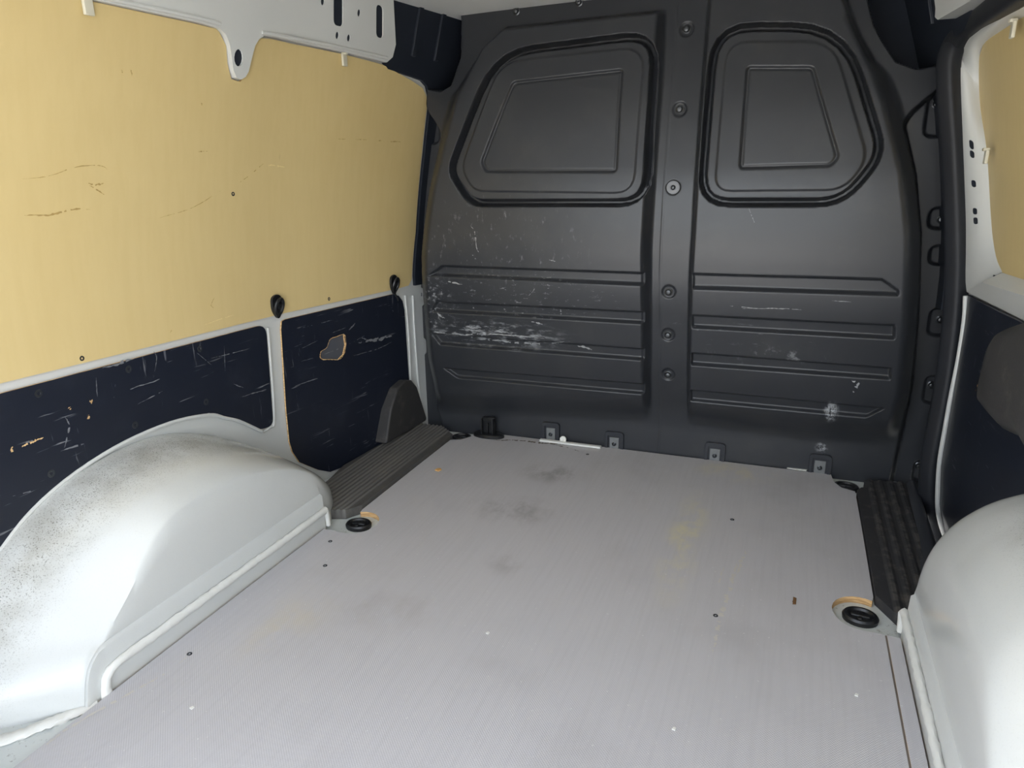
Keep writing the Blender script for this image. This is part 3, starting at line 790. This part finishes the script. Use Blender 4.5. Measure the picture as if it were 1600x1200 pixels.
# ------------------------------------------------------------------ wheel arches
O_ = [(-.53, -.02), (-.545, .03), (-.59, .07), (-.645, .112), (-.72, .18), (-.80, .235), (-.90, .28), (-.99, .298), (-1.1, .292), (-1.2, .265), (-1.33, .19), (-1.42, .11), (-1.49, .03), (-1.51, -.02)]
I_ = [(-.70, -.02), (-.700, .06), (-.706, .105), (-.735, .145), (-.80, .18), (-.886, .208), (-.96, .222), (-1.04, .226), (-1.11, .222), (-1.158, .200), (-1.236, .128), (-1.286, .087), (-1.329, .052), (-1.35, -.02)]
P_ = [.62, .62, .62, .62, .66, .7, .7, .7, .72, .8, .95, 1.0, 1.0, 1.0]
def arch(s, label, O_=O_):
    OO = catmull([np.array(q) for q in O_], 6); II = catmull([np.array(q) for q in I_], 6); n = len(OO)
    pw = np.interp(np.linspace(0, 1, n), np.linspace(0, 1, len(P_)), P_)
    K = 22; v = []; dirt = []
    for i in range(n):
        xo = -float(wall_x(OO[i][0], OO[i][1])) + .001; xi = -.626
        for k in range(K + 1):
            t = k / K; a = t * math.pi / 2
            sx = math.sin(a) ** (1 / pw[i] if pw[i] < 1 else 1) if False else (math.sin(a) * (1 - (pw[i] - .6) / .4) + t * (pw[i] - .6) / .4)
            cz = (1 - math.cos(a)) * (1 - (pw[i] - .6) / .4) + t * (pw[i] - .6) / .4
            y = OO[i][0] + (II[i][0] - OO[i][0]) * cz; z = OO[i][1] + (II[i][1] - OO[i][1]) * cz
            x = xo + (xi - xo) * sx
            v.append((s * -x if s > 0 else x, y, z))
            f_ = i / (n - 1)
            dirt.append(max(0, 1 - abs(t - .22) / .42) * float(smooth(.28, .45, f_)) * float(1 - .3 * smooth(.85, 1, f_)) + .06)
    m = K + 1; f = [(i * m + k, i * m + k + 1, (i + 1) * m + k + 1, (i + 1) * m + k) for i in range(n - 1) for k in range(K)]
    # inner face below the rim, with the pressed step low down
    base = len(v); rows = 8
    levels = [1, .75, .5, .25, 0]
    for i in range(n):
        y, zt = II[i]; zt = max(zt, -.02); zc = min(.078, zt); z2 = min(.073, zt)
        col = [(-.626, zt), (-.625, zt * .7 + zc * .3), (-.624, zt * .35 + zc * .65), (-.625, zc), (-.619, z2), (-.617, z2 * .5 - .01), (-.6165, -.02)]
        for x, z in col:
            v.append((-s * x if s > 0 else x, y, z)); dirt.append(.04)
    rows = 7
    f += [(base + i * rows + k, base + i * rows + k + 1, base + (i + 1) * rows + k + 1, base + (i + 1) * rows + k) for i in range(n - 1) for k in range(rows - 1)]
    bm = bmesh.new(); lay = bm.verts.layers.float.new('dirt')
    vs = [bm.verts.new(p) for p in v]
    for q, d in zip(vs, dirt): q[lay] = d
    for q in f:
        try: bm.faces.new([vs[i] for i in q])
        except ValueError: pass
    bmesh.ops.remove_doubles(bm, verts=bm.verts, dist=3e-4)
    o = from_bm('wheel_arch', bm, M_arch, None, 50)
    tag(o, label, 'wheel arch')
    # welded flange and brushed sealant seam
    X = s * .6125
    bm = bmesh.new(); box_bm(bm, *sorted((X, s * .620)), -1.312, -.706, -.014, .034)
    bevel(from_bm('weld_flange', bm, M_paint, o), .002)
    path = [(X, y, .038) for y in np.linspace(-.700, -1.285, 60)] + [(X, -1.300, .034), (X, -1.310, .024), (X, -1.314, .010), (X, -1.316, -.006)]
    sweep('sealant_bead', path, [(a * .8, b) for a, b in circ(.0085, 8)], M_seal, o, jitter=.18, angle=60)
    path = [(X, y, .036 + .0 * y) for y in np.linspace(-.704, -.700, 3)] + [(X + s * .0, -.698, .02), (X, -.697, -.004)]
    sweep('sealant_bead', path, circ(.0075, 8), M_seal, o, jitter=.2, angle=60)
    path = [(s * (.6165 + q * .06), -1.33 - q * .10, -.010) for q in np.linspace(0, 1, 20)] + [(s * (.68 + q * .13), -1.435 - q * .07, -.010) for q in np.linspace(.05, 1, 20)]
    sweep('sealant_bead', path, [(a, b * .5) for a, b in circ(.012, 8)], M_seal, o, jitter=.2, angle=60)
    return o
arch(-1, 'white painted left wheel arch with black speckled grime on top')
arch(1, 'glossy white right wheel arch at the right edge of the floor',
     [(-.60, -.02), (-.62, .08), (-.675, .22), (-.735, .315), (-.80, .345), (-.88, .362), (-.95, .37), (-1.04, .372), (-1.12, .365), (-1.2, .34), (-1.33, .25), (-1.42, .15), (-1.49, .03), (-1.51, -.02)])

# ------------------------------------------------------------------ ribbed tread trims beside the board
def tread(name, poly, ztop, mat, s, rib, label, cat):
    P = np.array(poly); bm = bmesh.new()
    tris = tessellate_polygon([[Vector((p[0], p[1], 0)) for p in poly]])
    vs = [bm.verts.new((p[0], p[1], 0)) for p in poly]
    for t in tris:
        try: bm.faces.new([vs[i] for i in t])
        except ValueError: pass
    lo, hi = P[:, 0].min(), P[:, 0].max()
    for x in np.arange(lo + .002, hi, rib):
        bmesh.ops.bisect_plane(bm, geom=bm.verts[:] + bm.edges[:] + bm.faces[:], dist=1e-7, plane_co=(x, 0, 0), plane_no=(1, 0, 0))
    bm.verts.index_update()
    V = [(v.co.x, v.co.y) for v in bm.verts]; F = [[v.index for v in f.verts] for f in bm.faces]
    B = [(e.verts[0].index, e.verts[1].index) for e in bm.edges if len(e.link_faces) == 1]; bm.free()
    def h(x):
        k = int(round((x - lo - .002) / rib)) if abs(((x - lo - .002) / rib) - round((x - lo - .002) / rib)) < .02 else 0
        inside = lo + .02 < x < hi - .02
        return ztop + (.0030 if (k % 4 in (1, 2)) and inside else 0)
    b2 = bmesh.new(); n = len(V); lay = b2.verts.layers.float.new('wear')
    nv = [b2.verts.new((x, y, h(x))) for x, y in V] + [b2.verts.new((x, y, -.0135)) for x, y in V]
    for i in range(n): nv[i][lay] = 1.0 if nv[i].co.z > ztop + .001 else 0.0
    for f in F: b2.faces.new([nv[i] for i in f])
    for a, b in B: b2.faces.new([nv[a], nv[b], nv[b + n], nv[a + n]])
    o = from_bm(name, b2, mat, None, 20)
    return tag(o, label, cat)
tl = [(-.5785, -.075), (-.5785, -.600), (-.600, -.640), (-.655, -.660), (-.690, -.615), (-.742, -.53), (-.765, -.40), (-.745, -.15), (-.715, -.02), (-.640, -.02)]
tread('tread_trim', tl, .010, M_tread, -1, .0035, 'worn black ribbed plastic sill trim to the left of the floor board', 'sill trim')
tr = [(.5785, -.105), (.590, -.085), (.605, -.082), (.612, -.055), (.60, -.035), (.715, -.015), (.715, -.20), (.70, -.50), (.655, -.65), (.622, -.688), (.5785, -.607)]
tread('tread_trim', tr, .008, M_tread2, 1, .006, 'dusty black plastic sill trim to the right of the floor board', 'sill trim')
# upright fin at the front end of the left sill
fp = [bp(q, 0, -.715) for q in ((604, 694), (611, 642), (621, 608), (633, 594), (644, 594), (652, 604), (667, 652), (667, 668))]
fin = panel('sill_end_fin', lambda u, v, h: (-.775 + h + .0, u, v), [(p[1], max(p[2], .010)) for p in fp], .0, .060, M_scuffed, None, step=0)
bevel(fin, .014, 4, 30)
tag(fin, 'upright black plastic fin at the front end of the left sill', 'trim')
# curved foot of the right pillar trim
ft = []
def foot_fn(u, t):
    y = -.02 - u * .60
    x0 = .70 - .02 * u - .02 * u * u; x1 = .728
    a = t * math.pi / 2
    return (x0 + (x1 - x0) * math.sin(a), y, .008 + .014 * math.sin(math.pi * t) - .05 * t ** 3)
ft = grid_surface('pillar_foot', np.linspace(0, 1, 20), np.linspace(0, 1, 12), foot_fn, M_trim, None)
tag(ft, 'curved black plastic trim rising from the right sill to the door seal', 'trim')

# ------------------------------------------------------------------ black pillar trims in the upper corners
def pillar_trim(s, label):
    P = LW([(596, 97), (603, 108), (640, 120), (656, 126), (664, 135), (668, 150), (668, 172), (660, 245), (650, 363), (645, 432), (646, 446)]) + [(.30, .45), (.30, 1.24), (-.24, 1.24), (-.24, 1.12)]
    mp = (lambda u, v, h: (-float(wall_x(u, v)) + h, u, v)) if s < 0 else (lambda u, v, h: (float(wall_x(u, v)) - h, u, v))
    o = bevel(panel('pillar_trim', mp, P, -.004, .0075, M_dark, None, step=.06), .004)
    for y in (-.125, -.02):
        bevel(panel('trim_rib', mp, [(y, 1.10), (y + .016, 1.10), (y + .016, 1.23), (y, 1.23)], .007, .014, M_dark, o, step=0), .002)
    return tag(o, label, 'pillar trim')
pillar_trim(-1, 'dark plastic pillar trim in the upper left corner by the bulkhead')
pillar_trim(1, 'dark plastic pillar trim in the upper right corner by the bulkhead')

# ------------------------------------------------------------------ right wall: sliding door, seal and panels
def door_x(y, z):      # inner plane of the door
    b = .742 - .045 * (y + .12)
    t = max(0., (z - .5) / .55)
    return b - .085 * t ** 1.4
def on_door(px, out=0.0):
    x = .75
    for _ in range(60):
        p = bp(px, 0, x); x = .5 * x + .5 * (door_x(p[1], p[2]) + out)
    return p
ysd = np.linspace(YB, .16, 40); zsd = np.linspace(-.18, 1.25, 44)
wall_right = tag(grid_surface('wall_right', ysd, zsd, lambda y, z: (door_x(y, z) + .045, y, z), M_paint), 'white painted steel inner face of the right side door', kind='structure')
# seal centre line at the front edge of the opening, then back along its top
sealpx = [(1495, 64), (1486, 82), (1482, 105), (1483, 150), (1489, 238), (1494, 360), (1494, 438), (1489, 510), (1478, 595), (1466, 660), (1455, 718), (1451, 770), (1455, 805), (1468, 850)]
sp_ = [bp(q, 1, -.105) for q in sealpx]
top_ = [bp(q, 0, .668) for q in [(1610, -24), (1560, 10), (1522, 38)]]
sp_ = top_ + sp_ 
spath = catmull(sp_, 5)
sec = rpoly([(-.021, -.018), (.021, -.018), (.021, .018), (-.021, .018)], .012, 4)
seal = sweep('door_seal', spath, sec, M_rubber, None, up=(-.75, -.65, 0))
tag(seal, 'thick black rubber seal round the right side door opening', 'seal')
# white returns of the door frame: band from the seal to the recessed panel
ain = [bp(q, 1, -.10) for q in [(1503, 70), (1494, 88), (1494, 120), (1499, 238), (1504, 349), (1504, 437), (1507, 458)]]
ain = [bp(q, 0, .668) for q in [(1640, -28), (1592, 2), (1540, 40)]] + ain
bout = [on_door(q, .028) for q in [(1640, 5), (1600, 26), (1560, 51), (1538, 68), (1530, 92), (1531, 160), (1542, 238), (1549, 349), (1556, 400), (1566, 425)]]
A = catmull(ain, 6); Bq = catmull(bout, 6)
def resample(P, n):
    P = np.array(P); L = np.r_[0, np.cumsum(np.linalg.norm(np.diff(P, axis=0), axis=1))]; t = np.linspace(0, L[-1], n)
    return np.stack([np.interp(t, L, P[:, k]) for k in range(3)], 1)
n = 50; A = resample(A, n); Bq = resample(Bq, n)
K = 6; v = []
for i in range(n):
    for k in range(K + 1):
        t = k / K; q = A[i] * (1 - t) + Bq[i] * t
        q = q + np.array((-.006, -.010, 0)) * math.sin(math.pi * t)
        v.append(q)
f = [(i * (K + 1) + k, i * (K + 1) + k + 1, (i + 1) * (K + 1) + k + 1, (i + 1) * (K + 1) + k) for i in range(n - 1) for k in range(K)]
frame = from_arr('door_frame', v, f, M_paint, wall_right, 50)
# slots in the frame
for px, hh in (((1518, 226), 11), ((1519, 241), 9), ((1521.5, 287), 9), ((1523.5, 330), 8.5), ((1524.5, 345), 9)):
    best = min(range(len(v)), key=lambda i: (lambda c: (800 + FPX * c[0] / c[2] - px[0]) ** 2 + (600 + FPX * c[1] / c[2] - px[1]) ** 2)(AX @ (np.array(v[i]) - CAM)))
    q0 = np.array(v[best]); i0 = best // (K + 1); k0 = min(max(best % (K + 1), 1), K - 1)
    u = np.array(v[i0 * (K + 1) + k0 + 1]) - np.array(v[i0 * (K + 1) + k0 - 1]); u /= np.linalg.norm(u)
    w_ = np.array(v[(i0 - 1) * (K + 1) + k0]) - np.array(v[(i0 + 1) * (K + 1) + k0]); w_ /= np.linalg.norm(w_)
    nn = np.cross(u, w_); nn /= np.linalg.norm(nn)
    if nn[1] > 0: nn = -nn
    d = AX.T @ np.array([px[0] - 800., px[1] - 600., FPX]); q = CAM + d * ((q0 - CAM) @ nn) / (d @ nn)
    pl = rpoly([(-.0055, -hh * .00078), (.0055, -hh * .00078), (.0055, hh * .00078), (-.0055, hh * .00078)], .005, 5)
    panel('frame_slot', lambda a, b, h, q=q, u=u, w_=w_, nn=nn: tuple(q + u * a + w_ * b + nn * h), pl, -.004, .0012, M_dark, frame, step=0)
# yellow panel in the upper door
py = [(p[1], p[2]) for p in [on_door(q, .028) for q in [(1600, 24), (1560, 49), (1537, 67), (1529, 92), (1530, 160), (1541, 238), (1548, 349), (1555, 400), (1566, 427), (1600, 438)]]]
z_low = py[-1][1]; py = [(-1.62, py[0][1] + .01)] + py + [(-1.62, z_low + .03)]
yr = panel('lining_panel', lambda a, b, h: (door_x(a, b) + .033 - h, a, b), py, 0, .005, [M_yellow, M_edge], None, step=.05)
tag(yr, 'yellow plywood lining panel in the upper right side door', 'wall panel')
# ledge under it and its front face
l0 = [on_door(q, .028) for q in [(1566, 426), (1600, 437)]]; l1 = [on_door(q, -.004) for q in [(1533, 441), (1600, 462)]]; l2 = [on_door(q, .002) for q in [(1510, 456), (1600, 501)]]
def extend(a, b, y): t = (y - a[1]) / (b[1] - a[1]); return a + (b - a) * t
e0 = [l0[0], extend(l0[0], l0[1], -1.0)]; e1 = [l1[0], extend(l1[0], l1[1], -1.0)]; e2 = [l2[0], extend(l2[0], l2[1], -1.0)]
rowsP = []
for t in np.linspace(0, 1, 16):
    a, b, c = (e[0] * (1 - t) + e[1] * t for e in (e0, e1, e2))
    rowsP.append([a, a * .5 + b * .5, b * .92 + a * .08, b, b * .92 + c * .08, b * .5 + c * .5, c, c + np.array((.012, 0, 0))])
m = len(rowsP[0]); v2 = [q for r_ in rowsP for q in r_]
f2 = [(i * m + k, i * m + k + 1, (i + 1) * m + k + 1, (i + 1) * m + k) for i in range(15) for k in range(m - 1)]
ledge = from_arr('door_ledge', v2, f2, M_paint, wall_right, 25)
for px in ((1561, 431), (1590, 443.5), (1596, 446)):
    q = bp(px, 2, float(l0[0][2] * .4 + l1[0][2] * .6) + .004)
    panel('ledge_slot', lambda a, b, h, q=q: (q[0] + a, q[1] + b, q[2] + h), [(-.010, -.003), (.010, -.007), (.010, -.001), (-.010, .003)], -.002, .0015, M_dark, ledge, step=0)
# lower black panel
pl = [(p[1], p[2]) for p in [on_door(q, 0) for q in [(1600, 503), (1513, 460)]]]
lowpx = [(1510, 465), (1507, 500), (1487, 620), (1469, 725), (1467, 785), (1477, 838)]
def on_dy(q):
    p = bp(q, 1, -.13); return p
lo = [on_dy(q) for q in lowpx]
poly = [(-.128, pl[1][1] - .004)] + [(-.128, p[2]) for p in lo[1:]] + [(-.14, -.15), (-1.62, -.15), (-1.62, .56), pl[0]]
def door_low(a, b, h):
    xw = float(np.interp(b, [p[2] for p in reversed(lo)], [p[0] for p in reversed(lo)]))
    k = float(smooth(-.9, -.13, a))
    return (xw * k + (1 - k) * door_x(a, min(b, .5)) + .002 - h, a, b)
br = panel('lining_panel', door_low, poly, -.004, .002, M_black, None, step=.05)
tag(br, 'black plywood panel in the lower right side door', 'wall panel')
edge_path = [bp((x + 1.0, y), 1, -.135) for x, y in [(1508, 462), (1506, 500), (1497, 560), (1485, 620), (1476, 670), (1467, 725), (1464, 785), (1468, 815), (1477, 842), (1492, 875)]]
sweep('door_edge', catmull(edge_path, 5), circ(.0055, 8), M_paint, wall_right, up=(0, -1, 0))
# chipped bit and moulded cover on the lower door
bm = bmesh.new()
for pts, w in (([(1538, 575), (1536, 585), (1530, 596), (1525, 612)], .008), ([(1538, 576), (1533, 585)], .012)):
    ribbon(bm, [np.array(door_low(*bp(p, 0, .748)[1:], .003)) for p in catmull([np.array(q) for q in pts], 5)], w, (-1, 0, 0))
o = from_bm('wood_chips', bm, M_edge, br, 0); tag(o, 'torn strip of bare wood', kind='stuff')
bm = bmesh.new()
for pts, w in (([(1530, 470), (1522, 490), (1515, 510)], .004), ([(1558, 488), (1557, 515)], .005), ([(1540, 480), (1536, 500)], .003), ([(1520, 545), (1528, 535)], .003), ([(1555, 720), (1550, 760)], .004)):
    ribbon(bm, [np.array(door_low(*bp(p, 0, .748)[1:], .003)) for p in catmull([np.array(q) for q in pts], 5)], w, (-1, 0, 0))
o = from_bm('scratch_marks', bm, M_scratch_mid, br, 0); tag(o, 'grey scratches', kind='stuff')
# dome-like cover
cov = [bp(q, 0, .725) for q in [(1600, 499), (1565, 513), (1552, 536), (1541, 580), (1534, 618), (1537, 634), (1565, 675), (1598, 697)]]
cp = [(p[1], p[2]) for p in cov] + [(-.90, .36), (-.95, .45), (-.90, .54), (-.72, .565)]
cp = [tuple(q) for q in catmull([np.array(q) for q in cp], 4, True)]
cc = np.mean(np.array(cp), 0); v = []; rings = [(1.0, 0.0), (.995, .010), (.97, .024), (.90, .038), (.75, .050), (.5, .056), (.2, .058)]
for sc_, h in rings:
    for u, w in cp:
        a, b = cc[0] + (u - cc[0]) * sc_, cc[1] + (w - cc[1]) * sc_
        v.append((door_low(a, b, 0)[0] - h, a, b))
k = len(cp); f = [(i * k + j, i * k + (j + 1) % k, (i + 1) * k + (j + 1) % k, (i + 1) * k + j) for i in range(len(rings) - 1) for j in range(k)] + [tuple((len(rings) - 1) * k + j for j in range(k))]
cov_o = from_arr('door_cover', v, f, M_scuffed, None, 50)
tag(cov_o, 'scuffed black moulded cover bulging from the lower right door panel', 'door cover')
# rail above the right door
def rail_r():
    P = [(-.145, 1.110), (-.135, 1.096), (-.150, 1.088), (-1.62, 1.088), (-1.62, 1.24), (-.150, 1.24)]
    o = bevel(panel('roof_rail', lambda u, v, h: (float(wall_x(u, v)) - h, u, v), P, .0, .040, M_paint, wall_right, step=.08), .005, 3)
rail_r()
q = on_door((1583, 45), .012); clip(q, 'small pale clip at the top edge of the right door panel', 1)
q = on_door((1541, 244), .010); cl = clip(q, 'small pale clip on the front edge of the right door panel', 1)

# ------------------------------------------------------------------ small things at the foot of the bulkhead
root = empty('latch_bracket', (-.474, -.030, .0)); tag(root, 'small black upright latch bracket on an oval base at the bulkhead foot', 'bracket')
bm_ = lathe_mesh('base', [(.052, 0), (.052, .006), (.046, .010), (.02, .011)], 28, 1.0, .5); bm_.materials.append(M_plug); link('base', bm_, None, root)
def bx(name, *a, mat=M_plug, bv=.0015):
    bm = bmesh.new(); box_bm(bm, *a); return bevel(from_bm(name, bm, mat, root), bv)
bx('upright', -.020, .020, .0, .012, .006, .062)
for x in (-.0205, .0165): bx('side_rib', x, x + .004, -.016, .006, .006, .060)
bx('centre_rib', -.002, .002, -.010, .002, .006, .046)
bx('top_bar', -.0205, .0205, -.004, .006, .052, .060)
o = None
a = bp((844, 685), 1, -.022); b = bp((939, 694), 1, -.022); a[2] = b[2] = .0035
o = sweep('plastic_strip', [a, a * .5 + b * .5, b], [(-.006, -.003), (.006, -.003), (.006, .003), (-.006, .003)], M_white_plastic, None); tag(o, 'narrow white plastic strip lying at the bulkhead foot', 'plastic strip')
o.location.z += .0015
cap = lathe_mesh('plastic_button', [(.012, 0), (.012, .004), (.010, .006), (.004, .006), (.003, .004)], 20); cap.materials.append(M_white_plastic)
p = bp((880, 684), 1, -.012); cap.transform(Matrix.Scale(.85, 4)); o = link('plastic_button', cap, None, None); o.location = (p[0], -.012, .012); o.rotation_euler = (R(75), 0, 0)
tag(o, 'small round white plastic button standing against the bulkhead foot', 'plastic button')
def scrap(name, px, pts, h, mat, label, cat, z=.0004):
    c = on_floor(px)
    o = panel(name, lambda u, v, t: (c[0] + u, c[1] + v, z + t + .25 * abs(u) * .2), pts, 0, h, mat, None, step=0); return tag(o, label, cat)
scrap('paper_scrap', (1245, 734), [(-.026, -.004), (.024, -.006), (.026, .004), (-.024, .006)], .0015, M_white_plastic, 'thin white paper scrap at the bulkhead foot on the right', 'paper scrap')
scrap('wood_chip', (685, 735), [(-.008, -.006), (.004, -.009), (.009, .002), (.002, .010), (-.006, .006)], .003, M_chip, 'orange wood chip lying near the left edge of the floor board', 'wood chip')
scrap('wood_chip', (1152, 721), [(-.011, -.003), (.008, -.005), (.011, .003), (-.004, .004)], .003, M_chip, 'thin orange wood sliver at the bulkhead foot', 'wood chip')
scrap('leaf_bit', (1241, 940), [(-.003, -.012), (.003, -.010), (.004, .010), (-.002, .013)], .002, M_brown, 'tiny dry brown leaf bit on the right side of the floor', 'leaf')
for px, lb in (((762, 990), 'tiny white crumb in the middle of the floor board'), ((300, 1107), 'tiny white crumb at the lower left of the floor board'), ((1338, 1087), 'tiny white crumb near the right edge of the floor board'), ((1053, 1140), 'tiny white crumb at the front of the floor near the camera')):
    scrap('crumb', px, [(-.003, -.002), (.002, -.003), (.003, .002), (-.001, .003)], .002, M_white_plastic, lb, 'crumb')
